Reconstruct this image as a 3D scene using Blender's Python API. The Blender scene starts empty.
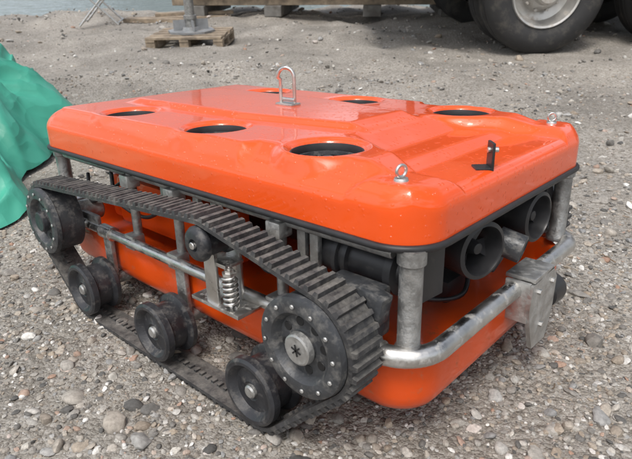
import bpy, bmesh, math, random
import numpy as np
from mathutils import Vector, Matrix, noise
random.seed(4); rng=np.random.default_rng(7)
scene=bpy.context.scene
col=scene.collection
# ------------------------------------------------------------ camera frame constants
YAW,PIT,ROLL,FPX=0.7423,0.3629,-0.0216,563.74
CAM=Vector((0.3855,-0.6333,0.7245))
FH=np.array([-math.sin(YAW),math.cos(YAW)]); RH=np.array([math.cos(YAW),math.sin(YAW)])
SLOPE=0.114
# ------------------------------------------------------------ materials
def new_mat(name):
    m=bpy.data.materials.new(name); m.use_nodes=True
    nt=m.node_tree; b=nt.nodes['Principled BSDF']; return m,nt,b
def N(nt,t,**k):
    n=nt.nodes.new(t)
    for a,v in k.items(): setattr(n,a,v)
    return n
def M(name,c,rough=.5,metal=0,var=.2,vs=14,bump=0,bs=80,coat=0,dirt=None,dth=(.5,.7),ds=9,rvar=.1,spec=.5,bd=.004,up=0):
    m,nt,b=new_mat(name); L=nt.links.new
    tc=N(nt,'ShaderNodeTexCoord'); no=N(nt,'ShaderNodeTexNoise'); no.inputs['Scale'].default_value=vs; no.inputs['Detail'].default_value=3
    L(tc.outputs['Object'],no.inputs['Vector'])
    mx=N(nt,'ShaderNodeMix',data_type='RGBA')
    mx.inputs[6].default_value=(*[max(0,x*(1-var)) for x in c],1); mx.inputs[7].default_value=(*[min(1,x*(1+var)) for x in c],1)
    mr=N(nt,'ShaderNodeMapRange'); mr.inputs[1].default_value=.3; mr.inputs[2].default_value=.7
    L(no.outputs['Fac'],mr.inputs[0]); L(mr.outputs[0],mx.inputs[0]); out=mx.outputs[2]
    rr=N(nt,'ShaderNodeMapRange'); rr.inputs[1].default_value=.3; rr.inputs[2].default_value=.7
    rr.inputs[3].default_value=max(.02,rough-rvar); rr.inputs[4].default_value=min(1,rough+rvar)
    L(no.outputs['Fac'],rr.inputs[0]); rout=rr.outputs[0]
    if dirt:
        n2=N(nt,'ShaderNodeTexNoise'); n2.inputs['Scale'].default_value=ds; n2.inputs['Detail'].default_value=5; n2.inputs['Roughness'].default_value=.7
        L(tc.outputs['Object'],n2.inputs['Vector']); fac=n2.outputs['Fac']
        if up:   # dust settles on upward faces
            ge=N(nt,'ShaderNodeNewGeometry'); sx=N(nt,'ShaderNodeSeparateXYZ'); L(ge.outputs['Normal'],sx.inputs[0])
            ma=N(nt,'ShaderNodeMath',operation='MULTIPLY_ADD'); L(sx.outputs['Z'],ma.inputs[0]); ma.inputs[1].default_value=up; L(fac,ma.inputs[2]); fac=ma.outputs[0]
        r2=N(nt,'ShaderNodeMapRange'); r2.inputs[1].default_value=dth[0]; r2.inputs[2].default_value=dth[1]
        L(fac,r2.inputs[0])
        m2=N(nt,'ShaderNodeMix',data_type='RGBA'); L(r2.outputs[0],m2.inputs[0]); L(out,m2.inputs[6]); m2.inputs[7].default_value=(*dirt,1); out=m2.outputs[2]
        m3=N(nt,'ShaderNodeMix',data_type='FLOAT'); L(r2.outputs[0],m3.inputs[0]); L(rout,m3.inputs[2]); m3.inputs[3].default_value=.85; rout=m3.outputs[0]
        if metal:
            m4=N(nt,'ShaderNodeMix',data_type='FLOAT'); L(r2.outputs[0],m4.inputs[0]); m4.inputs[2].default_value=metal; m4.inputs[3].default_value=0; L(m4.outputs[0],b.inputs['Metallic'])
    L(out,b.inputs['Base Color']); L(rout,b.inputs['Roughness'])
    b.inputs['Metallic'].default_value=metal; b.inputs['Coat Weight'].default_value=coat; b.inputs['Coat Roughness'].default_value=.05
    b.inputs['Specular IOR Level'].default_value=spec
    if bump:
        n3=N(nt,'ShaderNodeTexNoise'); n3.inputs['Scale'].default_value=bs; n3.inputs['Detail'].default_value=2
        L(tc.outputs['Object'],n3.inputs['Vector'])
        bp=N(nt,'ShaderNodeBump'); bp.inputs['Strength'].default_value=bump; bp.inputs['Distance'].default_value=bd
        L(n3.outputs['Fac'],bp.inputs['Height']); L(bp.outputs[0],b.inputs['Normal'])
    return m
ORANGE=M('orange_gelcoat',(.82,.086,.006),.34,var=.06,vs=5,bump=.10,bs=14,coat=.85,rvar=.06,dirt=(.52,.16,.06),dth=(.66,.9),ds=70,spec=.25)
# rain droplets on the gelcoat
nt=ORANGE.node_tree; b=nt.nodes['Principled BSDF']; L=nt.links.new
tc=N(nt,'ShaderNodeTexCoord'); vo=N(nt,'ShaderNodeTexVoronoi'); vo.inputs['Scale'].default_value=105; vo.inputs['Randomness'].default_value=1; L(tc.outputs['Object'],vo.inputs['Vector'])
mr=N(nt,'ShaderNodeMapRange',interpolation_type='SMOOTHSTEP'); mr.inputs[1].default_value=.34; mr.inputs[2].default_value=.10; L(vo.outputs['Distance'],mr.inputs[0])
sc_=N(nt,'ShaderNodeSeparateColor'); L(vo.outputs['Color'],sc_.inputs[0]); gt=N(nt,'ShaderNodeMath',operation='GREATER_THAN'); gt.inputs[1].default_value=.55; L(sc_.outputs[0],gt.inputs[0])
mu=N(nt,'ShaderNodeMath',operation='MULTIPLY'); L(mr.outputs[0],mu.inputs[0]); L(gt.outputs[0],mu.inputs[1])
bp=N(nt,'ShaderNodeBump'); bp.inputs['Strength'].default_value=.9; bp.inputs['Distance'].default_value=.0018; L(mu.outputs[0],bp.inputs['Height'])
old=b.inputs['Normal'].links[0].from_socket; L(old,bp.inputs['Normal']); L(bp.outputs[0],b.inputs['Coat Normal'])
ORANGE_D=M('orange_hull',(.72,.078,.006),.35,var=.12,vs=7,bump=.1,bs=30,coat=.4,dirt=(.30,.16,.09),dth=(.60,.85),ds=30,spec=.3)
BLACK=M('black_plastic',(.022,.022,.024),.40,var=.3,vs=20,dirt=(.10,.09,.08),dth=(.6,.85),ds=30)
RUBBER=M('track_rubber',(.038,.038,.040),.6,var=.35,vs=30,bump=.3,bs=160,dirt=(.20,.19,.172),dth=(.50,.93),ds=40,up=.17)
TRIM=M('rubber_trim',(.02,.02,.022),.5,var=.3,vs=40)
WHEEL=M('wheel_casting',(.050,.053,.058),.42,metal=.2,var=.25,vs=25,bump=.25,bs=120,dirt=(.21,.20,.185),dth=(.50,.82),ds=45)
ROLLER=M('roller_plastic',(.024,.025,.029),.42,var=.3,vs=30,bump=.2,bs=120,dirt=(.15,.14,.13),dth=(.54,.85),ds=45,up=.06)
STEEL=M('stainless_steel',(.62,.61,.59),.34,metal=1,var=.15,vs=30,bump=.15,bs=90,dirt=(.32,.30,.27),dth=(.54,.8),ds=35)
GALV=M('galvanised_steel',(.34,.34,.335),.42,metal=.8,var=.25,vs=45,bump=.35,bs=120,dirt=(.18,.17,.155),dth=(.48,.72),ds=60)
DULL=M('dull_aluminium',(.46,.46,.45),.42,metal=.8,var=.2,vs=40,bump=.25,bs=90,dirt=(.28,.27,.25),dth=(.5,.8),ds=50)
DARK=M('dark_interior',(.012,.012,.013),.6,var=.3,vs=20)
# ------------------------------------------------------------ mesh helpers
def empty(name,mat=None):
    e=bpy.data.objects.new(name,None); col.objects.link(e); e.empty_display_size=.1
    if mat is not None: e.matrix_world=mat
    return e
def finish(name,bm,mat,parent,smooth=40,doubles=True):
    if doubles: bmesh.ops.remove_doubles(bm,verts=bm.verts,dist=1e-6)
    bmesh.ops.recalc_face_normals(bm,faces=bm.faces)
    me=bpy.data.meshes.new(name); bm.to_mesh(me); bm.free()
    if mat: me.materials.append(mat)
    if smooth:
        me.shade_smooth(); me.set_sharp_from_angle(angle=math.radians(smooth))
    o=bpy.data.objects.new(name,me); col.objects.link(o)
    if parent: o.parent=parent
    return o
def frame(ax):
    ax=Vector(ax).normalized(); h=Vector((0,0,1)) if abs(ax.z)<.9 else Vector((1,0,0))
    e1=ax.cross(h).normalized(); e2=ax.cross(e1).normalized(); return ax,e1,e2
def lathe(name,prof,o,ax,mat,parent,seg=48,bm=None):
    own=bm is None
    if own: bm=bmesh.new()
    ax,e1,e2=frame(ax); o=Vector(o); rings=[]
    for a,r in prof:
        if r<1e-6: v=bm.verts.new(o+ax*a); rings.append([v]*seg)
        else: rings.append([bm.verts.new(o+ax*a+(e1*math.cos(2*math.pi*i/seg)+e2*math.sin(2*math.pi*i/seg))*r) for i in range(seg)])
    for k in range(len(rings)-1):
        A,B=rings[k],rings[k+1]
        for i in range(seg):
            j=(i+1)%seg; q=[]
            for v in (A[i],A[j],B[j],B[i]):
                if v not in q: q.append(v)
            if len(q)>2: bm.faces.new(q)
    if own: return finish(name,bm,mat,parent,35)
def cyl(name,p0,p1,r,mat,parent,seg=24,bev=.15,bm=None):
    p0,p1=Vector(p0),Vector(p1); h=(p1-p0).length; b=min(r*bev,h*.3)
    return lathe(name,[(0,0),(0,r-b),(b,r),(h-b,r),(h,r-b),(h,0)],p0,p1-p0,mat,parent,seg,bm)
def tube(name,pts,r,mat,parent,seg=16,closed=False,cap=True,bm=None):
    own=bm is None
    pts=[Vector(p) for p in pts]; n=len(pts); rings=[]; prev=None
    if own: bm=bmesh.new()
    for i in range(n):
        if closed: t=(pts[(i+1)%n]-pts[i-1]).normalized()
        else: t=(pts[min(i+1,n-1)]-pts[max(i-1,0)]).normalized()
        if prev is None:
            _,e1,e2=frame(t)
        else:
            e1=(prev-t*prev.dot(t)).normalized(); e2=t.cross(e1)
        prev=e1; e2=t.cross(e1)
        rings.append([bm.verts.new(pts[i]+(e1*math.cos(2*math.pi*k/seg)+e2*math.sin(2*math.pi*k/seg))*r) for k in range(seg)])
    for i in range(n if closed else n-1):
        A,B=rings[i],rings[(i+1)%n]
        for k in range(seg): bm.faces.new((A[k],A[(k+1)%seg],B[(k+1)%seg],B[k]))
    if not closed and cap: bm.faces.new(rings[0]); bm.faces.new(rings[-1])
    if own: return finish(name,bm,mat,parent,50,False)
def box(name,c,s,mat,parent,bev=.003,rot=None,bm=None):
    own=bm is None
    b2=bmesh.new(); bmesh.ops.create_cube(b2,size=1)
    for v in b2.verts: v.co=Vector((v.co.x*s[0],v.co.y*s[1],v.co.z*s[2]))
    if bev: bmesh.ops.bevel(b2,geom=b2.edges[:],offset=min(bev,min(s)*.3),segments=2,affect='EDGES',profile=.6)
    mt=Matrix.Translation(Vector(c))@(rot.to_4x4() if rot else Matrix.Identity(4))
    b2.transform(mt)
    if own: return finish(name,b2,mat,parent,40,False)
    me=bpy.data.meshes.new('t'); b2.to_mesh(me); b2.free(); bm.from_mesh(me); bpy.data.meshes.remove(me)
def smooth_path(ctrl,n=10):
    P=[Vector(p) for p in ctrl]; P=[P[0]*2-P[1]]+P+[P[-1]*2-P[-2]]; out=[]
    for i in range(1,len(P)-2):
        for k in range(n):
            t=k/n; a,b,c,d=P[i-1],P[i],P[i+1],P[i+2]
            out.append(.5*((2*b)+(c-a)*t+(2*a-5*b+4*c-d)*t*t+(3*b-a-3*c+d)*t**3))
    out.append(P[-2]); return out
def rrect(x0,x1,y0,y1,r,z,n=12):
    out=[]
    for cx,cy,a0 in ((x1-r,y0+r,-90),(x1-r,y1-r,0),(x0+r,y1-r,90),(x0+r,y0+r,180)):
        for k in range(n+1):
            a=math.radians(a0+90*k/n); out.append((cx+r*math.cos(a),cy+r*math.sin(a),z))
    return out
# ------------------------------------------------------------ terrain
def und(x,y):
    return (.010*np.sin(2.1*x+1.3*y+.4)*np.cos(1.7*y-.8*x)+.006*np.sin(5.3*x-3.1*y+1)+.004*np.sin(9.1*y+4.3*x)+.003*np.sin(17*x+5*y)*np.sin(14*y-6*x+1))
def terrain(x,y):
    x=np.asarray(x,float); y=np.asarray(y,float)
    D=(x-CAM.x)*FH[0]+(y-CAM.y)*FH[1]
    q=np.clip((D-1.6)/.4,-40,300)
    z=SLOPE*.4*np.logaddexp(0,q)
    rx=np.clip(np.maximum(np.abs(x+.6)-.6,0)**2+np.maximum(np.abs(y-.33)-.45,0)**2,0,1)
    w=np.clip(np.sqrt(rx)/.5,0.15,1)
    z=z+und(x,y)*w*1.2*(1+np.clip(D-2,0,6)*.5)
    dip=np.clip((D-9.0)/1.5,0,1); z=z-.35*dip*dip*(3-2*dip)
    return z-.006
def gframe(x,y,ang,lift=0):
    n=Vector((-SLOPE*FH[0],-SLOPE*FH[1],1)).normalized()
    t=Vector((math.cos(ang),math.sin(ang),0)); t=(t-n*t.dot(n)).normalized(); b=n.cross(t)
    m=Matrix((t,b,n)).transposed().to_4x4(); m.translation=Vector((x,y,float(terrain(x,y))+lift)); return m
nu,nv=420,420
a=np.linspace(0,1,nu); Ds=-5+ (a*9.0)+ 900*np.clip((a-.55)/.45,0,1)**5+ 8*np.clip((a-.45)/.55,0,1)**2
b=np.linspace(-1,1,nv); Ls=3.2*b+ 500*b**9+6*b**3
DD,LL=np.meshgrid(Ds,Ls,indexing='ij')
X=CAM.x+DD*FH[0]+LL*RH[0]; Y=CAM.y+DD*FH[1]+LL*RH[1]; Z=terrain(X,Y)
def grid_mesh(name,X,Y,Z,mat,parent=None,smooth=True):
    nu,nv=X.shape; co=np.stack([X,Y,Z],-1).reshape(-1,3)
    i,j=np.meshgrid(np.arange(nu-1),np.arange(nv-1),indexing='ij'); k=(i*nv+j).ravel()
    f=np.stack([k,k+nv,k+nv+1,k+1],1)
    me=bpy.data.meshes.new(name); me.from_pydata(co.tolist(),[],f.tolist()); me.update()
    if smooth: me.shade_smooth()
    me.materials.append(mat); o=bpy.data.objects.new(name,me); col.objects.link(o)
    if parent: o.parent=parent
    return o
# ground material
m,nt,bs=new_mat('gravel_ground'); L=nt.links.new
tc=N(nt,'ShaderNodeTexCoord')
def vor(scale,feat='F1'):
    v=N(nt,'ShaderNodeTexVoronoi',feature=feat); v.inputs['Scale'].default_value=scale; L(tc.outputs['Object'],v.inputs['Vector']); return v
def noi(scale,det=6,r=.6):
    v=N(nt,'ShaderNodeTexNoise'); v.inputs['Scale'].default_value=scale; v.inputs['Detail'].default_value=det; v.inputs['Roughness'].default_value=r; L(tc.outputs['Object'],v.inputs['Vector']); return v
v1=vor(210); v2=vor(80); n1=noi(1.6,4,.65)
cr=N(nt,'ShaderNodeValToRGB'); e=cr.color_ramp.elements
e[0].position=0; e[0].color=(.14,.122,.102,1); e[1].position=1; e[1].color=(.54,.515,.475,1)
for p,c in ((.3,(.255,.232,.200,1)),(.6,(.35,.325,.29,1)),(.85,(.42,.398,.365,1))):
    q=e.new(p); q.color=c
sep=N(nt,'ShaderNodeSeparateColor'); L(v1.outputs['Color'],sep.inputs[0])
sep2=N(nt,'ShaderNodeSeparateColor'); L(v2.outputs['Color'],sep2.inputs[0])
ad=N(nt,'ShaderNodeMath',operation='MULTIPLY_ADD'); L(sep.outputs[0],ad.inputs[0]); ad.inputs[1].default_value=.5; 
ad2=N(nt,'ShaderNodeMath',operation='MULTIPLY'); L(sep2.outputs[1],ad2.inputs[0]); ad2.inputs[1].default_value=.4; L(ad2.outputs[0],ad.inputs[2])
L(ad.outputs[0],cr.inputs[0])
r1=N(nt,'ShaderNodeMapRange'); r1.inputs[1].default_value=.32; r1.inputs[2].default_value=.68; r1.inputs[3].default_value=.68; r1.inputs[4].default_value=1.2; L(n1.outputs['Fac'],r1.inputs[0])
mu=N(nt,'ShaderNodeMix',data_type='RGBA',blend_type='MULTIPLY'); mu.inputs[0].default_value=1; L(cr.outputs[0],mu.inputs[6]); L(r1.outputs[0],mu.inputs[7])
L(mu.outputs[2],bs.inputs['Base Color']); bs.inputs['Roughness'].default_value=.85; bs.inputs['Specular IOR Level'].default_value=.3
h1=N(nt,'ShaderNodeMath',operation='MULTIPLY_ADD'); L(v1.outputs['Distance'],h1.inputs[0]); h1.inputs[1].default_value=-.5; 
h2=N(nt,'ShaderNodeMath',operation='MULTIPLY'); L(v2.outputs['Distance'],h2.inputs[0]); h2.inputs[1].default_value=-1.1; L(h2.outputs[0],h1.inputs[2])
bp=N(nt,'ShaderNodeBump'); bp.inputs['Strength'].default_value=.9; bp.inputs['Distance'].default_value=.006; L(h1.outputs[0],bp.inputs['Height']); L(bp.outputs[0],bs.inputs['Normal'])
GROUND=m
grid_mesh('ground',X,Y,Z,GROUND)
# stones
m,nt,bs=new_mat('stones'); L=nt.links.new
oi=N(nt,'ShaderNodeObjectInfo'); cr=N(nt,'ShaderNodeValToRGB'); cr.color_ramp.interpolation='LINEAR'
e=cr.color_ramp.elements; e[0].position=0; e[0].color=(.09,.088,.084,1); e[1].position=1; e[1].color=(.72,.70,.66,1)
for p,c in ((.14,(.18,.17,.157,1)),(.3,(.31,.29,.262,1)),(.42,(.29,.238,.185,1)),(.5,(.39,.368,.335,1)),(.6,(.35,.29,.225,1)),(.7,(.45,.435,.41,1)),(.78,(.24,.24,.238,1)),(.88,(.50,.47,.42,1)),(.92,(.33,.20,.14,1)),(.95,(.56,.545,.52,1))):
    q=e.new(p); q.color=c
L(oi.outputs['Random'],cr.inputs[0]); tc=N(nt,'ShaderNodeTexCoord')
n1=N(nt,'ShaderNodeTexNoise'); n1.inputs['Scale'].default_value=2.6; n1.inputs['Detail'].default_value=3; n1.inputs['Roughness'].default_value=.7; L(tc.outputs['Object'],n1.inputs['Vector'])
r1=N(nt,'ShaderNodeMapRange'); r1.inputs[1].default_value=.3; r1.inputs[2].default_value=.7; r1.inputs[3].default_value=.7; r1.inputs[4].default_value=1.25; L(n1.outputs['Fac'],r1.inputs[0])
mu=N(nt,'ShaderNodeMix',data_type='RGBA',blend_type='MULTIPLY'); mu.inputs[0].default_value=1; L(cr.outputs[0],mu.inputs[6]); L(r1.outputs[0],mu.inputs[7]); L(mu.outputs[2],bs.inputs['Base Color'])
bs.inputs['Roughness'].default_value=.75; bs.inputs['Specular IOR Level'].default_value=.35
STONE=m
sc=bpy.data.collections.new('gravel_stones')
for k in range(10):
    bm=bmesh.new(); bmesh.ops.create_icosphere(bm,subdivisions=2 if k<8 else 3,radius=1)
    pl=[(Vector((random.gauss(0,1),random.gauss(0,1),random.gauss(0,1))).normalized(),random.uniform(.55,.9)) for _ in range(11)]
    sx,sy,sz=random.uniform(.9,1.3),random.uniform(.7,1.0),random.uniform(.45,.75)
    for v in bm.verts:
        d=v.co.normalized(); r=1
        for nn,h in pl:
            t=d.dot(nn)
            if t>.05: r=min(r,h/t)
        r*=1+.06*noise.noise(d*2.3+Vector((k*7,0,0)))
        v.co=Vector((d.x*r*sx,d.y*r*sy,d.z*r*sz))
    me=bpy.data.meshes.new('stone'); bm.to_mesh(me); bm.free(); me.materials.append(STONE); me.shade_smooth(); me.set_sharp_from_angle(angle=math.radians(38))
    o=bpy.data.objects.new('stone_%d'%k,me); sc.objects.link(o)
def ringpts(n,r0,r1):
    r=np.sqrt(rng.uniform(r0*r0,r1*r1,n)); t=rng.uniform(0,2*math.pi,n); return -.25+r*np.cos(t),-.05+r*np.sin(t)
xs,ys,ss=[],[],[]
def addst(x,y,s):
    D=(x-CAM.x)*FH[0]+(y-CAM.y)*FH[1]; Lt=(x-CAM.x)*RH[0]+(y-CAM.y)*RH[1]
    pn=.5+.5*np.sin(3.1*x+2.2*y+np.sin(4.3*y))*np.sin(2.7*y-1.9*x+1.3*np.sin(3.7*x)); keep=rng.uniform(0,1,len(x))<(.45+.55*pn)
    k=keep&(D>-.5)&(D<9.2)&(np.abs(Lt)<1.0+.75*np.clip(D,0,20)); xs.append(x[k]); ys.append(y[k]); ss.append(s[k])
def ln(n,med,sig,mx): return np.minimum(med*np.exp(rng.normal(0,sig,n)),mx)
x,y=ringpts(56000,0,1.5); addst(x,y,ln(56000,.0038,.5,.016))
x,y=ringpts(5200,0,1.8); addst(x,y,ln(5200,.0092,.45,.027))
x,y=ringpts(36000,1.5,4); addst(x,y,ln(36000,.0060,.55,.028))
x,y=ringpts(26000,4,10.5); addst(x,y,ln(26000,.010,.55,.045))
hx=np.array([-.42,-.31,-.40,.10,.02,-.52,-.20,-.9,-1.3,-.62,-.75]); hy=np.array([-.24,-.17,-.34,.62,.50,-.20,-.27,-.5,-.35,-.33,-.22]); hs=np.array([.026,.015,.022,.028,.02,.02,.014,.024,.03,.02,.018])
xs.append(hx); ys.append(hy); ss.append(hs)
xs,ys,ss=map(np.concatenate,(xs,ys,ss)); zs=terrain(xs,ys)+ss*rng.uniform(-.1,.3,len(ss))
n=len(xs); me=bpy.data.meshes.new('gravel'); me.vertices.add(n); me.vertices.foreach_set('co',np.stack([xs,ys,zs],1).ravel())
at=me.attributes.new('siz','FLOAT','POINT'); at.data.foreach_set('value',ss)
at=me.attributes.new('rot','FLOAT_VECTOR','POINT'); at.data.foreach_set('vector',np.stack([rng.normal(0,.3,n),rng.normal(0,.3,n),rng.uniform(0,6.28,n)],1).ravel())
gravel=bpy.data.objects.new('gravel',me); col.objects.link(gravel)
ng=bpy.data.node_groups.new('scatter','GeometryNodeTree')
ng.interface.new_socket('Geometry',in_out='INPUT',socket_type='NodeSocketGeometry'); ng.interface.new_socket('Geometry',in_out='OUTPUT',socket_type='NodeSocketGeometry')
gi=ng.nodes.new('NodeGroupInput'); go=ng.nodes.new('NodeGroupOutput'); iop=ng.nodes.new('GeometryNodeInstanceOnPoints'); ci=ng.nodes.new('GeometryNodeCollectionInfo')
ci.inputs['Collection'].default_value=sc; ci.inputs['Separate Children'].default_value=True; ci.inputs['Reset Children'].default_value=True
iop.inputs['Pick Instance'].default_value=True
na=ng.nodes.new('GeometryNodeInputNamedAttribute'); na.data_type='FLOAT'; na.inputs['Name'].default_value='siz'
nr=ng.nodes.new('GeometryNodeInputNamedAttribute'); nr.data_type='FLOAT_VECTOR'; nr.inputs['Name'].default_value='rot'
rv=ng.nodes.new('FunctionNodeRandomValue'); rv.data_type='INT'
for s_ in rv.inputs:
    if s_.type=='INT' and s_.name=='Min': s_.default_value=0
    if s_.type=='INT' and s_.name=='Max': s_.default_value=9
l=ng.links.new
l(gi.outputs[0],iop.inputs['Points']); l(ci.outputs[0],iop.inputs['Instance']); l(na.outputs['Attribute'],iop.inputs['Scale']); l(nr.outputs['Attribute'],iop.inputs['Rotation'])
ro=[o_ for o_ in rv.outputs if o_.type=='INT'][0]; l(ro,iop.inputs['Instance Index']); l(iop.outputs[0],go.inputs[0])
md=gravel.modifiers.new('scatter','NODES'); md.node_group=ng
# twigs and bits of drift litter
TWIG=M('dry_twig',(.20,.14,.09),.85,var=.4,vs=20)
bm=bmesh.new()
for k in range(46):
    x_,y_=random.uniform(-1.6,.5),random.uniform(-.75,1.6)
    if -1.25<x_<.02 and -.12<y_<.8: continue
    a_=random.uniform(0,6.28); l_=random.uniform(.02,.07); pts=[]
    for q in range(5):
        t=(q/4-.5)*l_; xx=x_+math.cos(a_)*t+random.uniform(-.002,.002); yy_=y_+math.sin(a_)*t+random.uniform(-.002,.002); pts.append((xx,yy_,float(terrain(xx,yy_))+.006+random.uniform(0,.004)))
    tube('',pts,random.uniform(.0008,.0018),None,None,6,bm=bm)
finish('twigs',bm,TWIG,None,40,False)
# water
m,nt,bs=new_mat('sea_water'); bs.inputs['Base Color'].default_value=(.10,.14,.12,1); bs.inputs['Roughness'].default_value=.12
tc=N(nt,'ShaderNodeTexCoord'); n1=N(nt,'ShaderNodeTexNoise'); n1.inputs['Scale'].default_value=3; n1.inputs['Detail'].default_value=4; nt.links.new(tc.outputs['Object'],n1.inputs['Vector'])
bp=N(nt,'ShaderNodeBump'); bp.inputs['Strength'].default_value=.6; bp.inputs['Distance'].default_value=.08; nt.links.new(n1.outputs['Fac'],bp.inputs['Height']); nt.links.new(bp.outputs[0],bs.inputs['Normal'])
Dw=np.array([8.8,30,200,1200.]); Lw=np.array([-900,-50,0,50,900.]); DW,LW=np.meshgrid(Dw,Lw,indexing='ij')
grid_mesh('water',CAM.x+DW*FH[0]+LW*RH[0],CAM.y+DW*FH[1]+LW*RH[1],SLOPE*(DW-1.6)-.09,m,smooth=False)

# ============================================================ ROBOT
rov=empty('tracked_underwater_robot')
LX,WY,ZB=1.232,.692,.405
HOLES=[(-.262,.106,.070),(-.575,.108,.068),(-.920,.112,.066)]; HOLES+= [(h[0],WY-h[1],h[2]) for h in HOLES]
def sst(x,a,b):
    t=np.clip((x-a)/(b-a),0,1); return t*t*(3-2*t)
def lin(x,a,b):
    t=np.clip((x-a)/(b-a),0,1); return np.where(t<.12,t*t/.24,np.where(t>.88,.88-(1-t)**2/.24,t-.06))/.88
def deck(x,y,d):
    """x,y arrays, d distance inside outline"""
    ys=np.minimum(y,WY-y); front=-x; back=LX+x
    base=.476
    cut=lin(x+.5*(ys-.05),-.42,-.38)       # side shoulder is cut back beside the front hole
    wid=.034+.034*cut
    up=lin(ys,.004+.004*cut,.004+wid)*lin(front,.02,.15)*lin(back,.010,.09)
    h=base+.034*up
    bay=lin(x,-.30,-.20)*lin(ys-.42*front,.075,.105)   # front bay between the corner arms
    h=h-.024*bay*lin(front,-.02,.05)
    pad=1-lin(np.maximum(np.abs(front-.07),np.abs(ys-.062)),.034,.072); h=np.maximum(h,base+.017*pad)
    sp=lin(ys-.16*np.clip(.6-front,0,.6),.185,.210)*lin(front,.28,.33)*lin(back,.14,.20); h=h+.013*sp
    R=.024
    dd=np.clip(d,0,R); h=h-R+np.sqrt(np.maximum(R*R-(R-dd)**2,0))
    return h
hx_,hy_=LX/2,WY/2; RC=.078
def outline(qx,qy):
    cx,cy=hx_-RC,hy_-RC
    ax,ay=np.abs(qx),np.abs(qy); vx,vy=ax-cx,ay-cy
    inc=(vx>0)&(vy>0); ln_=np.sqrt(vx*vx+vy*vy)+1e-12
    px=np.where(inc,cx+RC*vx/ln_,ax); py=np.where(inc,cy+RC*vy/ln_,ay)
    return np.sign(qx)*px,np.sign(qy)*py
def sdf(px,py):
    ax,ay=np.abs(px)-(hx_-RC),np.abs(py)-(hy_-RC)
    return -(np.sqrt(np.maximum(ax,0)**2+np.maximum(ay,0)**2)+np.minimum(np.maximum(ax,ay),0)-RC)
def dens(n,h,fine=.03,k=10):
    t=np.linspace(-1,1,n-2*k); inner=t*(1-fine/h)
    e_=np.array([1-fine/h*(1-i/k)**2 for i in range(1,k+1)])
    return np.concatenate([-e_[::-1],inner,e_])
ga,gb=dens(560,hx_),dens(330,hy_)
A,B=np.meshgrid(ga,gb,indexing='ij'); mm=np.maximum(np.abs(A),np.abs(B)); mm=np.where(mm<1e-9,1e-9,mm)
bx,by=outline(A/mm*hx_,B/mm*hy_)
w=np.clip((mm-.55)/.45,0,1); w=w*w*(3-2*w)
px=(1-w)*A*hx_+w*mm*bx; py=(1-w)*B*hy_+w*mm*by
d=np.clip(sdf(px,py),0,1); Xd=px-LX/2; Yd=py+WY/2
Zd=deck(Xd,Yd,d); keep=np.ones_like(Zd,bool)
for _ in range(10):
    Zi=Zd.copy(); Zi[1:-1,1:-1]=(Zd[1:-1,1:-1]*2+Zd[:-2,1:-1]+Zd[2:,1:-1]+Zd[1:-1,:-2]+Zd[1:-1,2:])/6
    Zd=np.where(d>.028,Zi,Zd)
for hx0,hy0,hr in HOLES:
    r=np.sqrt((Xd-hx0)**2+(Yd-hy0)**2)
    hz=.5095
    blend=(1-sst(r,hr+.006,hr+.034))*lin(d,.0,.03)
    Zd=Zd*(1-blend)+hz*blend
    k=sst(r,hr+.010,hr-.001); Zd=Zd-.005*k
    k=lin(r,hr-.001,hr-.005); Zd=Zd-.006*k
    keep&=(r>hr-.007)
nu,nv=Xd.shape
co=np.stack([Xd,Yd,Zd],-1).reshape(-1,3); kp=keep.ravel()
i,j=np.meshgrid(np.arange(nu-1),np.arange(nv-1),indexing='ij'); k=(i*nv+j).ravel(); F=np.stack([k,k+nv,k+nv+1,k+1],1); F=F[kp[F].all(1)]
per=[(i,0) for i in range(nu)]+[(nu-1,j) for j in range(1,nv)]+[(i,nv-1) for i in range(nu-2,-1,-1)]+[(0,j) for j in range(nv-2,0,-1)]
idx=[a_*nv+b_ for a_,b_ in per]; verts=co.tolist(); faces=F.tolist(); last=idx
for zz in (.447,.43,.415,.407):
    st=len(verts); 
    for q in idx: verts.append([co[q][0],co[q][1],zz])
    cur=list(range(st,st+len(idx)))
    for q in range(len(idx)):
        r_=(q+1)%len(idx); faces.append([last[q],cur[q],cur[r_],last[r_]])
    last=cur
me=bpy.data.meshes.new('float_shell'); me.from_pydata(verts,[],faces); me.update(); me.shade_smooth(); me.materials.append(ORANGE)
bm=bmesh.new(); bm.from_mesh(me); lo=[v for v in bm.verts if not v.link_faces]; bmesh.ops.delete(bm,geom=lo,context='VERTS'); bmesh.ops.recalc_face_normals(bm,faces=bm.faces); bm.to_mesh(me); bm.free()
o=bpy.data.objects.new('float_shell',me); col.objects.link(o); o.parent=rov
tube('float_rim_trim',rrect(-LX-.002,.002,-.002,WY+.002,.080,.402,14),.0060,TRIM,rov,10,closed=True)
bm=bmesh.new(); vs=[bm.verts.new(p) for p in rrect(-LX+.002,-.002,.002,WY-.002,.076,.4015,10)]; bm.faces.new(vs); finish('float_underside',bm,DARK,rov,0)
def dk(x,y): 
    return float(deck(np.array([x]),np.array([y]),np.array([.2]))[0])
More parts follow.
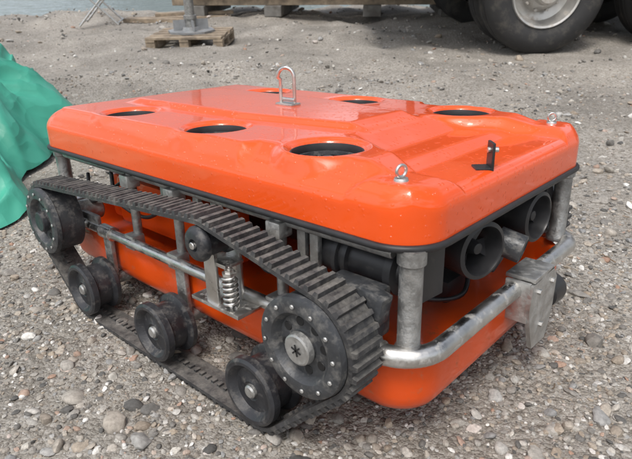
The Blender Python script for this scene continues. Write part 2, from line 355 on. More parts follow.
for n_,(hx0,hy0,hr) in enumerate(HOLES):
    bm=bmesh.new()
    lathe('',[(-.001,hr-.0062),(-.0015,hr+.004),(-.10,hr+.004),(-.10,hr-.0085),(-.014,hr-.0085),(-.003,hr-.0072),(-.001,hr-.0062)],(hx0,hy0,.5015),(0,0,1),None,None,72,bm)
    finish('thruster_duct_%d'%n_,bm,TRIM,rov,35,False)
    lathe('duct_ring_%d'%n_,[(0,hr-.0085),(.003,hr-.010),(.003,hr-.015),(-.004,hr-.016),(-.006,hr-.0085),(0,hr-.0085)],(hx0,hy0,.484),(0,0,1),WHEEL,rov,48)
    bm=bmesh.new()
    lathe('',[(.016,0),(.016,.010),(.008,.018),(-.012,.022),(-.06,.022),(-.06,0)],(hx0,hy0,.474),(0,0,1),None,None,24,bm)
    for q in range(3):
        a_=q*2*math.pi/3+.5; box('',(hx0+math.cos(a_)*hr*.45,hy0+math.sin(a_)*hr*.45,.476),(hr*.85,.006,.010),None,None,0,Matrix.Rotation(a_,3,'Z'),bm)
        a_+=.6; box('',(hx0+math.cos(a_)*hr*.45,hy0+math.sin(a_)*hr*.45,.450),(hr*.8,.028,.003),None,None,0,Matrix.Rotation(a_,3,'Z')@Matrix.Rotation(.5,3,'X'),bm)
    finish('vertical_thruster_%d'%n_,bm,WHEEL,rov,35,False)
# lifting shackle, eyebolts, bracket
lx,ly=-.595,.345; lz=dk(lx,ly)
box('lifting_pad',(lx,ly,lz+.002),(.056,.032,.008),STEEL,rov,.003)
pth=[(lx-.019,ly-.004,lz)]+[(lx-.019,ly-.004,lz+.02*k) for k in (1,2,3)]
pth+=[(lx+.019*math.cos(math.radians(a_)),ly-.004+.008*math.cos(math.radians(a_)),lz+.066+.022*math.sin(math.radians(a_))) for a_ in range(180,-1,-15)]
pth+=[(lx+.019,ly+.004,lz+.02*k) for k in (3,2,1,0)]
tube('lifting_shackle',pth,.0044,STEEL,rov,12)
cyl('shackle_cross_bar',(lx-.024,ly,lz+.014),(lx+.024,ly,lz+.014),.0042,STEEL,rov,12)
def eyebolt(x,y,nm,s=1,ang=.6):
    z=dk(x,y); lathe(nm+'_washer',[(0,0),(.003,0.0),(.003,.013*s),(0,.015*s),(-.01,.015*s)],(x,y,z+.001),(0,0,1),STEEL,rov,20)
    c=Vector((x,y,z+.004+.013*s)); e_=Vector((math.cos(ang),math.sin(ang),0))
    tube(nm,[c+(e_*math.cos(t)+Vector((0,0,1))*math.sin(t))*.0115*s for t in np.linspace(0,2*math.pi,24,endpoint=False)],.0034*s,STEEL,rov,8,closed=True)
eyebolt(-.066,.048,'eyebolt_a',.78,1.3); eyebolt(-.066,WY-.060,'eyebolt_b',.72,.7)
bz=dk(-.03,.250)-.002
bm=bmesh.new(); box('',(-.025,.255,bz+.023),(.005,.030,.048),None,None,.0015,Matrix.Rotation(.75,3,'Z'),bm); box('',(-.036,.245,bz+.003),(.026,.030,.005),None,None,.0015,Matrix.Rotation(.75,3,'Z'),bm)
finish('black_mast_bracket',bm,BLACK,rov,0,False)
cyl('bracket_bolt',(-.030,.251,bz+.033),(-.016,.263,bz+.033),.005,STEEL,rov,12)
for k,(x,y) in enumerate(((-.030,.030),(-.030,WY-.038),(-1.185,.035),(-1.185,WY-.035))):
    lathe('corner_post_%d'%k,[(0,.0),(0,.0225),(.008,.0225),(.014,.0185),(.150,.0185),(.154,.0225),(.178,.0225),(.178,0)],(x,y,.222),(0,0,1),GALV,rov,32)
ring=rrect(-1.21,.006,-.004,WY+.0,.075,.222,12)
st=[(-.085,-.004,.222)]+[p for p in ring if p[0]>-.08]+[(-.085,WY+.0,.222)]
tube('front_bumper_pipe',st,.0175,STEEL,rov,20)
for yy in (-.004,WY): lathe('pipe_collar',[(0,0),(0,.022),(.02,.022),(.02,0)],(-.078,yy,.222),(1,0,0),STEEL,rov,24)
st=[(x,y,.222) for x,y,z in ring if x<-1.12]
tube('rear_bumper_pipe',[(-1.0,WY,.222)]+st+[(-1.0,-.004,.222)],.0165,STEEL,rov,16)
# hull tray (outer shell + inner)
def ringp(ins,z,r): return rrect(-1.195+ins,-.004-ins,.012+ins,WY-.016-ins,r,z,12)
bm=bmesh.new(); lv=[]
for ins,z in ((.012,.208),(.003,.212),(0,.206),(0,.128),(.004,.110),(.014,.095),(.030,.086),(.06,.082)): lv.append((ins,z,max(.02,.085-ins)))
inn=[(.016,.200,.07),(.018,.16,.065),(.03,.150,.06)]
rg=[[bm.verts.new(p) for p in ringp(*q)] for q in inn[::-1]+lv]
for a_,b_ in zip(rg,rg[1:]):
    for q in range(len(a_)): bm.faces.new((a_[q],a_[(q+1)%len(a_)],b_[(q+1)%len(a_)],b_[q]))
bm.faces.new(rg[0]); bm.faces.new(rg[-1]); finish('hull_tray',bm,ORANGE_D,rov,50)
box('side_foam_near',(-.78,.125,.262),(.50,.05,.13),ORANGE_D,rov,.015)
box('side_foam_far',(-.78,WY-.125,.262),(.50,.05,.13),ORANGE_D,rov,.015)
box('rear_foam',(-1.10,.33,.25),(.05,.4,.13),ORANGE_D,rov,.015)
for k,(y,z,x0,x1,r) in enumerate(((.335,.27,-1.0,-.30,.085),(.22,.345,-1.02,-.45,.045),(.45,.345,-1.02,-.45,.045))):
    h=x1-x0; lathe('electronics_bottle_%d'%k,[(0,0),(0,r),(.02,r),(.021,r*.93),(h-.03,r*.93),(h-.029,r),(h,r),(h,r*.6),(h+.01,r*.55),(h+.01,0)],(x0,y,z),(1,0,0),BLACK,rov,36)
# frame rails and brackets
for yy,s_ in ((-.004,1),(WY,-1)):
    cyl('tie_rod',(-1.16,yy,.222),(-.09,yy,.222),.0125,STEEL,rov,20)
    cyl('upper_rail',(-1.14,yy+.03*s_,.385),(-.06,yy+.03*s_,.385),.010,GALV,rov,16)
    for x in (-.30,-.62,-.80):
        cyl('stanchion',(x,yy+.024*s_,.20),(x,yy+.024*s_,.40),.011,GALV,rov,16)
        box('stanchion_clamp',(x,yy+.02*s_,.372),(.036,.034,.03),DULL,rov,.004)
        box('clamp_foot',(x,yy+.012*s_,.222),(.04,.034,.036),DULL,rov,.004)
    for x in (-.225,-.255,-.33,-.50,-.56,-.68): box('hanger_bracket',(x,yy+.035*s_,.355),(.020,.012,.090),GALV,rov,.003)
    for x,l_ in ((-.46,.10),(-.70,.13)): box('cross_clamp',(x,yy+.03*s_,.335),(l_,.018,.022),DULL,rov,.003)
def pod(nm,p,ax,s=1):
    prof=[(0,0),(0,.030),(.006,.038),(.05,.038),(.052,.044),(.060,.044),(.062,.038),(.070,.038),(.072,.044),(.080,.044),(.082,.036),(.15,.034),(.152,.041),(.165,.041),(.168,.028),(.19,.022),(.19,0)]
    lathe(nm,[(a_*s,r*s) for a_,r in prof],p,ax,BLACK,rov,32)
pod('horizontal_motor_a',(-.245,.075,.335),(1,0,0),1.05)
pod('horizontal_motor_b',(-.245,WY-.075,.335),(1,0,0),1.05)
def duct(nm,c,ax,r=.048,l=.085):
    bm=bmesh.new(); lathe('',[(0,r*.86),(.003,r),(.012,r*1.02),(l-.01,r*1.02),(l,r*.92),(l,r*.86),(.004,r*.83),(0,r*.86)],c,Vector(ax)*-1,None,None,40,bm)
    lathe('',[(.01,0),(.014,.010),(.03,.014),(l,.014),(l,0)],c,Vector(ax)*-1,None,None,20,bm)
    A_,e1,e2=frame(Vector(ax)*-1)
    for q in range(4):
        t=q*math.pi/2+.3; dv=e1*math.cos(t)+e2*math.sin(t); s2=A_.cross(dv)
        c0=Vector(c)+A_*.035
        vs=[bm.verts.new(c0+dv*.012+s2*.006-A_*.005),bm.verts.new(c0+dv*r*.82+s2*.016-A_*.008),bm.verts.new(c0+dv*r*.82-s2*.016+A_*.008),bm.verts.new(c0+dv*.012-s2*.006+A_*.005)]
        bm.faces.new(vs)
    finish(nm,bm,BLACK,rov,35,False)
duct('front_thruster_a',(-.005,.220,.338),(1,-.30,0),.053); duct('front_thruster_b',(.0,.450,.338),(1,-.1,0),.052)
box('black_side_plate',(-.030,.088,.345),(.006,.062,.105),BLACK,rov,.004,Matrix.Rotation(-.1,3,'Z'))
box('crossbeam_front',(-.06,WY/2,.392),(.03,.56,.018),DARK,rov,.003)
bm=bmesh.new()
lathe('',[(0,.022),(.002,.027),(.05,.027),(.052,.022),(.0,.022)],(-.03,.325,.322),(1,.2,-.25),None,None,28,bm)
box('',(-.05,.340,.282),(.04,.05,.05),None,None,.006,Matrix.Rotation(.4,3,'X'),bm)
finish('grey_light_housing',bm,WHEEL,rov,30,False)
box('camera_housing_mount',(-.14,.33,.20),(.08,.10,.05),BLACK,rov,.01)
lathe('camera_housing',[(0,0),(0,.030),(.01,.036),(.09,.036),(.1,.03),(.1,0)],(-.16,.33,.265),(1,0,.1),BLACK,rov,32)
for k,c_ in enumerate((((-.25,.10,.33),(-.2,.16,.27),(-.12,.2,.22),(-.07,.28,.21),(-.10,.36,.25)),((-.5,.03,.36),(-.44,.06,.30),(-.36,.04,.26),(-.28,.07,.30),(-.22,.08,.33)),((-.06,.25,.37),(-.1,.32,.36),(-.08,.4,.37)),((-.95,.05,.36),(-.9,.03,.30),(-.84,.06,.26),(-.74,.05,.30),(-.66,.05,.37)),((-1.1,.06,.33),(-1.04,.03,.27),(-1.0,.07,.30),(-.9,.09,.36)))):
    tube('cable_%d'%k,smooth_path(c_,8),.005,BLACK,rov,8)
# bumper metal bracket with lamp
bm=bmesh.new()
prof=[(-.060,.054),(.040,.062),(.064,.034),(.060,-.045),(.036,-.098),(-.030,-.094),(-.050,-.045),(-.066,.0)]
cyb,czb=.400,.184
fr=[bm.verts.new((.044,cyb+a_,czb+b_)) for a_,b_ in prof]; bk=[bm.verts.new((.035,cyb+a_,czb+b_)) for a_,b_ in prof]
bm.faces.new(fr); bm.faces.new(bk[::-1])
for q in range(len(prof)): bm.faces.new((fr[q],bk[q],bk[(q+1)%len(prof)],fr[(q+1)%len(prof)]))
box('',(.014,cyb-.004,.2455),(.060,.094,.009),None,None,.002,None,bm)
box('',(.014,cyb-.058,.200),(.050,.008,.085),None,None,.002,None,bm)
finish('bumper_bracket',bm,DULL,rov,30,False)
lathe('bumper_lamp',[(0,0),(0,.020),(-.006,.024),(-.008,.032),(.0,.034),(.04,.034),(.045,.028),(.045,0)],(.018,.515,.165),(-.1,-1,0),BLACK,rov,32)
for dy,dz in ((-.030,.034),(.036,.034),(0,-.05)): cyl('bracket_bolt',(.043,cyb+dy,czb+dz),(.050,cyb+dy,czb+dz),.006,STEEL,rov,6)

# ---------------- tracks
TW=.066
def track(side):
    s=-1 if side==0 else 1
    Y0=-.1 if side==0 else WY+.1
    def yy(a_): return Y0+(-a_*s)
    ax=(0,s,0)
    cs=[(1.060,.2424,.090),(.144,.2424,.090),(.28,.092,.074),(.595,.092,.074),(.91,.092,.074),(.40,.350,.036)]
    pts=sorted(set((round(cx+r*math.cos(t),6),round(cz+r*math.sin(t),6)) for cx,cz,r in cs for t in np.linspace(0,2*math.pi,160,endpoint=False)))
    def half(p):
        h=[]
        for q in p:
            while len(h)>1 and (h[-1][0]-h[-2][0])*(q[1]-h[-2][1])-(h[-1][1]-h[-2][1])*(q[0]-h[-2][0])<=0: h.pop()
            h.append(q)
        return h[:-1]
    hull=half(pts)+half(pts[::-1]); H=np.array(hull+[hull[0]]); seg=np.sqrt(((H[1:]-H[:-1])**2).sum(1)); cum=np.concatenate([[0],np.cumsum(seg)])
    NL=int(cum[-1]/.0195); 
    def at_(t): t%=cum[-1]; return np.array([np.interp(t,cum,H[:,0]),np.interp(t,cum,H[:,1])])
    bm=bmesh.new(); yi,yo=yy(TW+.012),yy(.010); n4=NL*2; rings=[]
    for q in range(n4):
        t=q/n4*cum[-1]; p=at_(t); tg=at_(t+.004)-at_(t-.004); tg/=np.hypot(*tg); nn=np.array([tg[1],-tg[0]])
        c4=[]
        for off,y_ in ((-.001,yi),(.007,yi),(.007,yo),(-.001,yo)):
            c4.append(bm.verts.new((-(p[0]+nn[0]*off),y_,p[1]+nn[1]*off)))
        rings.append(c4)
        if q%2==0:
            base=[]; tt=.0058; tp=.0036; jit=random.uniform(-.0008,.0008)
            for (off,w_) in ((.006,tt),(.0150+jit,tp)):
                for y_,sg in ((yi,-1),(yi,1),(yo,1),(yo,-1)):
                    pin=.002 if off>.01 else 0
                    ym=y_+(yo-yi)/abs(yo-yi)*pin*(1 if y_==yi else -1)
                    base.append(bm.verts.new((-(p[0]+nn[0]*off+tg[0]*w_*sg),ym,p[1]+nn[1]*off+tg[1]*w_*sg)))
            B0,T0=base[:4],base[4:]; bm.faces.new(T0)
            for e_ in range(4): bm.faces.new((B0[e_],B0[(e_+1)%4],T0[(e_+1)%4],T0[e_]))
            ym=(yi+yo)/2; ang=math.atan2(nn[1],-nn[0])
            box('',(-(p[0]-nn[0]*.003),ym,p[1]-nn[1]*.003),(.006,.012,.008),None,None,0,Matrix.Rotation(-ang,3,'Y'),bm)
    for q in range(n4):
        A_,B_=rings[q],rings[(q+1)%n4]
        for e_ in range(4): bm.faces.new((A_[e_],A_[(e_+1)%4],B_[(e_+1)%4],B_[e_]))
    finish('track_belt_%d'%side,bm,RUBBER,rov,30,False)
    for k,(u,z) in enumerate(((.144,.2424),(1.060,.2424))):
        o=(-u,Y0,z); f_=.95
        lathe('drive_wheel_%d%d'%(side,k),[(a_,r*f_) for a_,r in [(.0,0),(0,.026),(-.010,.028),(-.012,.032),(-.012,.055),(-.002,.060),(.003,.064),(.004,.070),(.004,.083),(.001,.090),(-.010,.0925),(-.012,.088),(-.072,.088),(-.078,.06),(-.078,0)]],o,ax,WHEEL,rov,72)
        bm=bmesh.new()
        for q in range(12):
            t=q*math.pi/6+.1; c=Vector((-u+.0728*math.cos(t),yy(-.004),z+.0728*math.sin(t))); cyl('',c,c+Vector(ax)*.0035,.0038,None,None,8,.3,bm)
        finish('wheel_bolts_%d%d'%(side,k),bm,DULL,rov,30,False)
        bm=bmesh.new()
        for q in range(8):
            t=q*math.pi/4+.2; c=Vector((-u+.0415*math.cos(t),yy(.0115),z+.0415*math.sin(t))); cyl('',c-Vector(ax)*.004,c+Vector(ax)*.0008,.0080,None,None,16,.1,bm)
        finish('wheel_lightening_holes_%d%d'%(side,k),bm,DARK,rov,30,False)
        lathe('wheel_hub_cap_%d%d'%(side,k),[(-.004,.028),(.006,.026),(.008,.023),(.0075,.020),(.0075,0)],o,ax,DULL if k==0 else ROLLER,rov,32)
        if k==0:
            bm=bmesh.new()
            for q in range(3): box('',(-u,yy(-.0080),z),(.020,.0015,.0026),None,None,0,Matrix.Rotation(q*math.pi/3+.3,3,'Y'),bm)
            finish('hub_star_%d'%side,bm,DARK,rov,0,False)  # dark crossed bars draw the star logo on the hub cap
        cyl('drive_axle_%d%d'%(side,k),(-u,yy(.075),z),(-u,yy(.16),z),.03,GALV,rov,24)
    for k,u in enumerate((.28,.595,.91)):
        o=(-u,Y0,.092)
        lathe('road_roller_%d%d'%(side,k),[(-.012,0),(-.012,.016),(-.009,.019),(-.012,.024),(-.014,.044),(-.003,.052),(0,.055),(0,.061),(-.004,.0665),(-.018,.067),(-.022,.060),(-.024,.054),(-.060,.054),(-.062,.06),(-.066,.067),(-.076,.067),(-.080,.06),(-.080,0)],o,ax,ROLLER,rov,56)
        lathe('roller_hub_%d%d'%(side,k),[(-.016,.014),(-.006,.013),(-.003,.010),(-.003,0)],o,ax,DULL,rov,20)
        cyl('roller_axle_%d%d'%(side,k),(-u,yy(.078),.092),(-u,yy(.14),.092),.016,GALV,rov,16)
        box('roller_arm_%d%d'%(side,k),(-u,yy(.096),.15),(.035,.012,.15),GALV,rov,.004)
    lathe('support_roller_%d'%side,[(-.006,0),(-.006,.010),(0,.012),(0,.024),(-.004,.030),(-.01,.0335),(-.016,.0335),(-.02,.028),(-.062,.028),(-.066,.0335),(-.076,.0335),(-.076,0)],(-.40,Y0,.348),ax,ROLLER,rov,36)
    cyl('support_axle_%d'%side,(-.40,yy(-.004),.348),(-.40,yy(.12),.348),.007,STEEL,rov,12)
    bm=bmesh.new(); box('',(-.408,yy(.040),.272),(.034,.008,.115),None,None,.003,None,bm); box('',(-.395,yy(.086),.278),(.040,.008,.125),None,None,.003,None,bm)
    box('',(-.40,yy(.062),.212),(.14,.060,.008),None,None,.002,None,bm); box('',(-.40,yy(.062),.300),(.07,.044,.008),None,None,.002,None,bm)
    finish('tensioner_bracket_%d'%side,bm,STEEL,rov,30,False)
    sp=[(-.368+.0125*math.cos(t),yy(.050)+.0125*math.sin(t),.218+.062*t/(2*math.pi*6)) for t in np.linspace(0,2*math.pi*6,150)]
    tube('tensioner_spring_%d'%side,sp,.0030,STEEL,rov,8)
    cyl('spring_bolt_%d'%side,(-.368,yy(.050),.205),(-.368,yy(.050),.300),.005,STEEL,rov,12)
    lathe('spring_nut_%d'%side,[(0,0),(0,.014),(.006,.014),(.006,.009),(.012,.009),(.012,0)],(-.368,yy(.05),.282),(0,0,1),STEEL,rov,6)
    bm=bmesh.new(); box('',(-.115,yy(.108),.285),(.10,.045,.085),None,None,.006,None,bm); box('',(-.075,yy(.095),.305),(.05,.03,.05),None,None,.005,Matrix.Rotation(.2,3,'Y'),bm); box('',(-.16,yy(.10),.25),(.04,.03,.08),None,None,.004,None,bm)
    finish('gearbox_%d'%side,bm,WHEEL,rov,30,False)
    for dx,dz in ((-.15,.31),(-.08,.315),(-.08,.27)): cyl('gearbox_bolt',(dx,yy(.088),dz),(dx,yy(.080),dz),.006,STEEL,rov,6)
    box('rear_wheel_arm_%d'%side,(-1.02,yy(.098),.235),(.14,.014,.04),GALV,rov,.004)
    lathe('mid_tie_socket_%d'%side,[(0,0),(0,.018),(.05,.018),(.05,0)],(-.93,yy(.096),.222),(1,0,0),STEEL,rov,20)
track(0); track(1)

# ============================================================ surroundings
TARP=M('green_tarpaulin',(.060,.37,.265),.42,var=.16,vs=2.5,rvar=.08)
nt=TARP.node_tree; L=nt.links.new; b=nt.nodes['Principled BSDF']
tc=N(nt,'ShaderNodeTexCoord'); wn=N(nt,'ShaderNodeTexNoise'); wn.inputs['Scale'].default_value=3; L(tc.outputs['Object'],wn.inputs['Vector'])
wa=N(nt,'ShaderNodeMix',data_type='RGBA',blend_type='LINEAR_LIGHT'); wa.inputs[0].default_value=.16; L(tc.outputs['Object'],wa.inputs[6]); L(wn.outputs['Color'],wa.inputs[7])
hh=None
for s_,am in ((4,1.0),(11,.35)):
    v=N(nt,'ShaderNodeTexVoronoi'); v.inputs['Scale'].default_value=s_; L(wa.outputs[2],v.inputs['Vector'])
    q=N(nt,'ShaderNodeMath',operation='MULTIPLY_ADD'); L(v.outputs['Distance'],q.inputs[0]); q.inputs[1].default_value=am
    if hh: L(hh,q.inputs[2])
    else: q.inputs[2].default_value=0
    hh=q.outputs[0]
bp=N(nt,'ShaderNodeBump'); bp.inputs['Strength'].default_value=.45; bp.inputs['Distance'].default_value=.06; L(hh,bp.inputs['Height']); L(bp.outputs[0],b.inputs['Normal'])
na_,nr_=440,230
th=np.linspace(0,2*math.pi,na_); rr_=np.linspace(0,1,nr_)
cx,cy=-2.95,-.35
Xt=np.zeros((nr_,na_)); Yt=Xt.copy(); Zt=Xt.copy()
def ridge(v): return 1-min(1,abs(noise.noise(v))*2.6)
for a_,t in enumerate(th):
    ct,st_=math.cos(t),math.sin(t)
    Rr=1.25*(1+.10*math.sin(3*t+.5)+.06*math.sin(7*t)+.03*math.sin(17*t+1))
    for b_,q in enumerate(rr_):
        dD=Rr*1.05*q*ct; dL=Rr*.95*q*st_
        x=cx+dD*FH[0]+dL*RH[0]; y=cy+dD*FH[1]+dL*RH[1]
        p=Vector((x,y,0))
        wx,wy=noise.noise(p*1.3)*.35,noise.noise(p*1.3+Vector((9,0,0)))*.35
        pr=Vector(((x+wx)*.8+(y+wy)*.6,((y+wy)*.8-(x+wx)*.6)*2.0,0))
        f1=ridge(pr*1.1+Vector((0,0,3))); f2=ridge(Vector((pr.x*3.1+wx*4,pr.y*1.4,1))); f3=ridge(Vector((pr.y*3,pr.x*5.5,5)))
        hgt=.50*max(0,1-q**2.4)**.9
        e_=min(1,(1-q)*4+.10)
        fold=(.15*f1*f1+.09*f2*f2+.05*f3*f3-.06)*e_
        z=float(terrain(x,y))+.012+max(0,hgt*.90+fold)
        k=.05*(f2-.5)*min(1,(1-q)*2)
        Xt[b_,a_]=x+k*.8; Yt[b_,a_]=y+k; Zt[b_,a_]=z
Xt[:,-1]=Xt[:,0]; Yt[:,-1]=Yt[:,0]; Zt[:,-1]=Zt[:,0]
grid_mesh('green_tarpaulin',Xt,Yt,Zt,TARP)

WOOD=M('weathered_wood',(.30,.24,.175),.8,var=.35,vs=12,bump=.6,bs=50,dirt=(.15,.12,.09),dth=(.45,.7),ds=8)
WOOD2=M('brown_wood',(.19,.12,.075),.8,var=.35,vs=8,bump=.6,bs=40,dirt=(.10,.08,.06),dth=(.45,.7),ds=6)
CONC=M('concrete',(.17,.165,.155),.85,var=.3,vs=9,bump=.5,bs=50,dirt=(.09,.08,.07),dth=(.45,.7),ds=7)
GREYP=M('grey_painted_steel',(.28,.29,.30),.5,metal=.3,var=.2,vs=12,dirt=(.16,.11,.08),dth=(.55,.8),ds=14)
p=empty('wooden_pallet',gframe(-4.62,3.02,math.radians(40)))
bm=bmesh.new()
for k in range(5): box('',(random.uniform(-.01,.01),-.30+k*.15,.115),(.74,.10,.022),None,None,.003,Matrix.Rotation(random.uniform(-.03,.03),3,'Z'),bm)
for x in (-.33,0,.33):
    box('',(x,0,.091),(.09,.70,.022),None,None,.003,None,bm); box('',(x,0,.012),(.09,.70,.02),None,None,.003,None,bm)
    for y in (-.30,0,.30): box('',(x,y,.051),(.09,.09,.056),None,None,.003,None,bm)
finish('pallet_boards',bm,WOOD,p,0,False)
p=empty('steel_pole_stand',gframe(-4.62,3.02,math.radians(40),.128))  # pole stand with a grey pedestal base, set on the pallet
lathe('base_plate',[(0,0),(0,.24),(.02,.24),(.02,.10),(.05,.09),(.05,0)],(0,0,0),(0,0,1),GREYP,p,8)
bm=bmesh.new()
for k in range(4):
    a_=k*math.pi/2+.4; box('',(math.cos(a_)*.11,math.sin(a_)*.11,.07),(.13,.012,.10),None,None,0,Matrix.Rotation(a_,3,'Z'),bm)
finish('base_gussets',bm,GREYP,p,0,False)
lathe('pole',[(0.02,.055),(.12,.055),(.125,.065),(.16,.065),(.165,.048),(2.2,.048),(2.2,0)],(0,0,0),(0,0,1),GALV,p,24)
p=empty('timber_stack',gframe(-4.95,5.35,math.atan2(1.75,2.7)))
bm=bmesh.new()
for k in range(5): box('',(random.uniform(-.1,.1),-.45+k*.24,.31),(3.5,.20,.07),None,None,.006,Matrix.Rotation(random.uniform(-.015,.015),3,'Z'),bm)
finish('planks',bm,WOOD2,p,0,False)
bm=bmesh.new()
for y in (-.42,.45): box('',(0,y,.20),(3.7,.12,.14),None,None,.008,None,bm)
finish('beams',bm,WOOD,p,0,False)
bm=bmesh.new()
for x in (-1.5,-.5,.7,1.6): box('',(x,0,.065),(.22,1.1,.13),None,None,.01,Matrix.Rotation(random.uniform(-.1,.1),3,'Z'),bm)
finish('support_blocks',bm,CONC,p,0,False)
p=empty('loose_planks',gframe(-6.1,3.9,.75))
bm=bmesh.new(); box('',(0,0,.03),(1.3,.14,.04),None,None,.004,None,bm); box('',(.2,.15,.07),(1.0,.12,.035),None,None,.004,Matrix.Rotation(.12,3,'Z'),bm); box('',(-.2,-.2,.03),(.9,.1,.05),None,None,.004,Matrix.Rotation(-.2,3,'Z'),bm)
finish('boards',bm,WOOD,p,0,False)
p=empty('folding_chair',gframe(-6.45,3.05,.9))
WHITE=M('white_canvas',(.7,.69,.66),.8,var=.1)
for y in (-.22,.22):
    tube('leg_a',[(-.22,y,.01),(.22,y,.46)],.012,STEEL,p,8); tube('leg_b',[(.22,y,.01),(-.20,y,.46),(-.30,y,.85)],.012,STEEL,p,8)
for x,z in ((-.22,.03),(.22,.03)): tube('cross_bar',[(x,-.22,z),(x,.22,z)],.010,STEEL,p,8)
box('seat',(0,0,.46),(.42,.44,.015),WHITE,p,.005); box('back',(-.28,0,.72),(.02,.44,.2),WHITE,p,.005,Matrix.Rotation(-.2,3,'Y'))

# truck
TYRE=M('tyre_rubber',(.025,.025,.026),.7,var=.3,vs=6,bump=.3,bs=30,dirt=(.11,.10,.085),dth=(.5,.75),ds=5)
RIM=M('wheel_rim',(.50,.49,.47),.4,metal=.6,var=.2,vs=8,dirt=(.25,.2,.15),dth=(.5,.75),ds=8)
CHASS=M('chassis_black',(.03,.03,.032),.6,var=.3,vs=5)
CABP=M('cab_paint',(.55,.56,.57),.35,var=.08,vs=3)
T=gframe(-1.60,4.40,math.radians(43.5)); p=empty('flatbed_truck',T)
def twheel(nm,x,y,out):
    pr=[(0,.30),(.02,.33),(.03,.40),(.01,.46),(-.02,.495),(-.05,.505),(-.08,.49),(-.085,.505),(-.13,.505),(-.135,.49),(-.145,.49),(-.15,.505),(-.20,.505),(-.205,.49),(-.23,.505),(-.26,.495),(-.29,.46),(-.31,.40),(-.30,.33),(-.28,.29),(0,.29),(0,.30)]
    lathe(nm+'_tyre',pr,(x,y,.495),(0,out,0),TYRE,p,72)
    lathe(nm+'_rim',[(.0,.292),(.012,.285),(.005,.270),(-.03,.262),(-.11,.235),(-.13,.17),(-.10,.15),(-.05,.14),(-.02,.11),(.04,.10),(.055,.085),(.055,0)],(x,y,.495),(0,out,0),RIM,p,56)
    bm=bmesh.new()
    for q in range(10):
        t=q*math.pi/5; c=Vector((x+.155*math.cos(t),y-out*.098,.495+.155*math.sin(t))); cyl('',c,c+Vector((0,out,0))*.035,.014,None,None,6,.2,bm)
    finish(nm+'_nuts',bm,RIM,p,30,False)
for k,x in enumerate((0,1.35)):
    for y,o_ in ((0,-1),(.33,-1),(2.4,1),(2.07,1)): twheel('rear_wheel_%d'%k,x,y,o_)
    cyl('axle_%d'%k,(x,.2,.495),(x,2.2,.495),.07,CHASS,p,16)
for y,o_ in ((.05,-1),(2.35,1)): twheel('front_wheel',5.2,y,o_)
bm=bmesh.new()
for y in (.8,1.6): box('',(2.4,y,.95),(7.6,.08,.24),None,None,.005,None,bm)
for x in (-1.2,0,1.35,3,4.4): box('',(x,1.2,.95),(.1,.8,.16),None,None,.005,None,bm)
box('',(2.9,.35,.72),(.9,.5,.5),None,None,.04,None,bm); box('',(-1.38,1.2,.62),(.08,2.1,.12),None,None,.01,None,bm)
for y in (.15,2.25):
    for x in (-.68,2.0): box('',(x,y,.70),(.012,.5,.45),None,None,.002,None,bm)
finish('chassis',bm,CHASS,p,0,False)
bm=bmesh.new(); box('',(1.6,1.2,1.17),(6.2,2.5,.14),None,None,.01,None,bm)
for y in (0,2.4): box('',(1.6,y-0.0,1.44),(6.1,.04,.40),None,None,.01,None,bm)
box('',(-1.48,1.2,1.44),(.04,2.36,.40),None,None,.01,None,bm)
finish('cargo_bed',bm,WOOD2,p,0,False)
bm=bmesh.new(); prof=[(4.75,.75),(4.75,2.75),(4.95,2.9),(6.1,2.85),(6.45,1.9),(6.55,1.6),(6.55,.6),(5.75,.6),(5.7,.95),(5.45,1.12),(4.95,1.12),(4.75,.95)]
A_=[bm.verts.new((a,0.02,b)) for a,b in prof[:]]; B_=[bm.verts.new((a,2.38,b)) for a,b in prof[:]]
bm.faces.new(A_); bm.faces.new(B_[::-1])
for q in range(len(prof)): bm.faces.new((A_[q],B_[q],B_[(q+1)%len(prof)],A_[(q+1)%len(prof)]))
finish('cab',bm,CABP,p,0)
GL=M('cab_glass',(.03,.04,.045),.08,var=.1)
box('side_window',(5.5,.012,2.15),(.95,.02,.65),GL,p,.01); box('side_window_far',(5.5,2.388,2.15),(.95,.02,.65),GL,p,.01)
box('windscreen',(6.285,1.2,2.36),(.03,2.1,.80),GL,p,.01,Matrix.Rotation(-.35,3,'Y'))

# ============================================================ light & camera
sd=Vector((.25,-.55,1.0)).normalized()
w=bpy.data.worlds.new('World'); scene.world=w; w.use_nodes=True; nt=w.node_tree; L=nt.links.new
bg=nt.nodes['Background']; sk=nt.nodes.new('ShaderNodeTexSky'); sk.sky_type='NISHITA'; sk.sun_disc=False
sk.sun_elevation=math.asin(sd.z); sk.sun_rotation=math.atan2(sd.x,sd.y); sk.air_density=1.2; sk.dust_density=4
hs_=nt.nodes.new('ShaderNodeHueSaturation'); hs_.inputs['Saturation'].default_value=.4; L(sk.outputs[0],hs_.inputs['Color'])
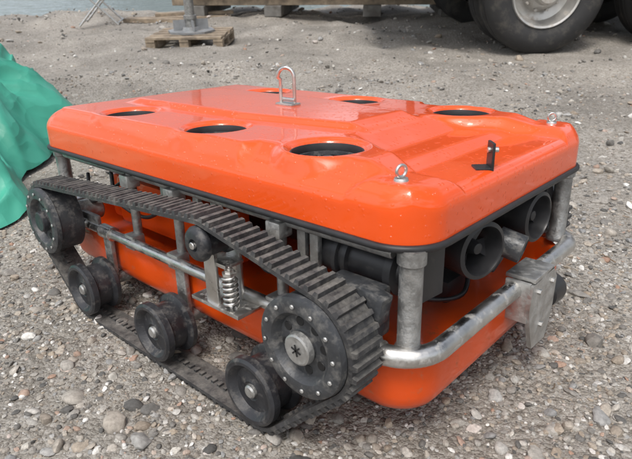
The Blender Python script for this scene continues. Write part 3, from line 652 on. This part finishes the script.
# cloud noise added to the sky: uneven brightness varies the gloss reflections
tc=nt.nodes.new('ShaderNodeTexCoord'); mp=nt.nodes.new('ShaderNodeMapping'); mp.inputs['Scale'].default_value=(1,1,2.2); L(tc.outputs['Generated'],mp.inputs[0])
no=nt.nodes.new('ShaderNodeTexNoise'); no.inputs['Scale'].default_value=2.3; no.inputs['Detail'].default_value=3; no.inputs['Roughness'].default_value=.55; L(mp.outputs[0],no.inputs['Vector'])
mr=nt.nodes.new('ShaderNodeMapRange'); mr.interpolation_type='SMOOTHSTEP'; mr.inputs[1].default_value=.42; mr.inputs[2].default_value=.60; mr.inputs[3].default_value=.75; mr.inputs[4].default_value=2.0; L(no.outputs['Fac'],mr.inputs[0])
mu=nt.nodes.new('ShaderNodeMix'); mu.data_type='RGBA'; mu.blend_type='MULTIPLY'; mu.inputs[0].default_value=1; L(hs_.outputs[0],mu.inputs[6]); L(mr.outputs[0],mu.inputs[7]); L(mu.outputs[2],bg.inputs['Color'])
bg.inputs['Strength'].default_value=.15
ld=bpy.data.lights.new('sun','SUN'); ld.energy=1.5; ld.angle=math.radians(16); ld.color=(1,.96,.9)
lo=bpy.data.objects.new('sun',ld); col.objects.link(lo); lo.rotation_euler=sd.to_track_quat('Z','Y').to_euler()
fwv=Vector((-math.sin(YAW)*math.cos(PIT),math.cos(YAW)*math.cos(PIT),-math.sin(PIT))); r=Vector((math.cos(YAW),math.sin(YAW),0)); u=Vector((-math.sin(YAW)*math.sin(PIT),math.cos(YAW)*math.sin(PIT),math.cos(PIT)))
c_,s_=math.cos(ROLL),math.sin(ROLL); r2=c_*r+s_*u; u2=-s_*r+c_*u
mw=Matrix((r2,u2,-fwv)).transposed().to_4x4(); mw.translation=CAM
cd=bpy.data.cameras.new('camera'); cd.sensor_width=36; cd.lens=36*FPX/632; cd.clip_start=.02; cd.clip_end=3000
cd.dof.use_dof=True; cd.dof.focus_distance=1.25; cd.dof.aperture_fstop=9
co_=bpy.data.objects.new('camera',cd); col.objects.link(co_); co_.matrix_world=mw; scene.camera=co_
scene.view_settings.view_transform='Standard'; scene.view_settings.look='None'; scene.view_settings.exposure=0
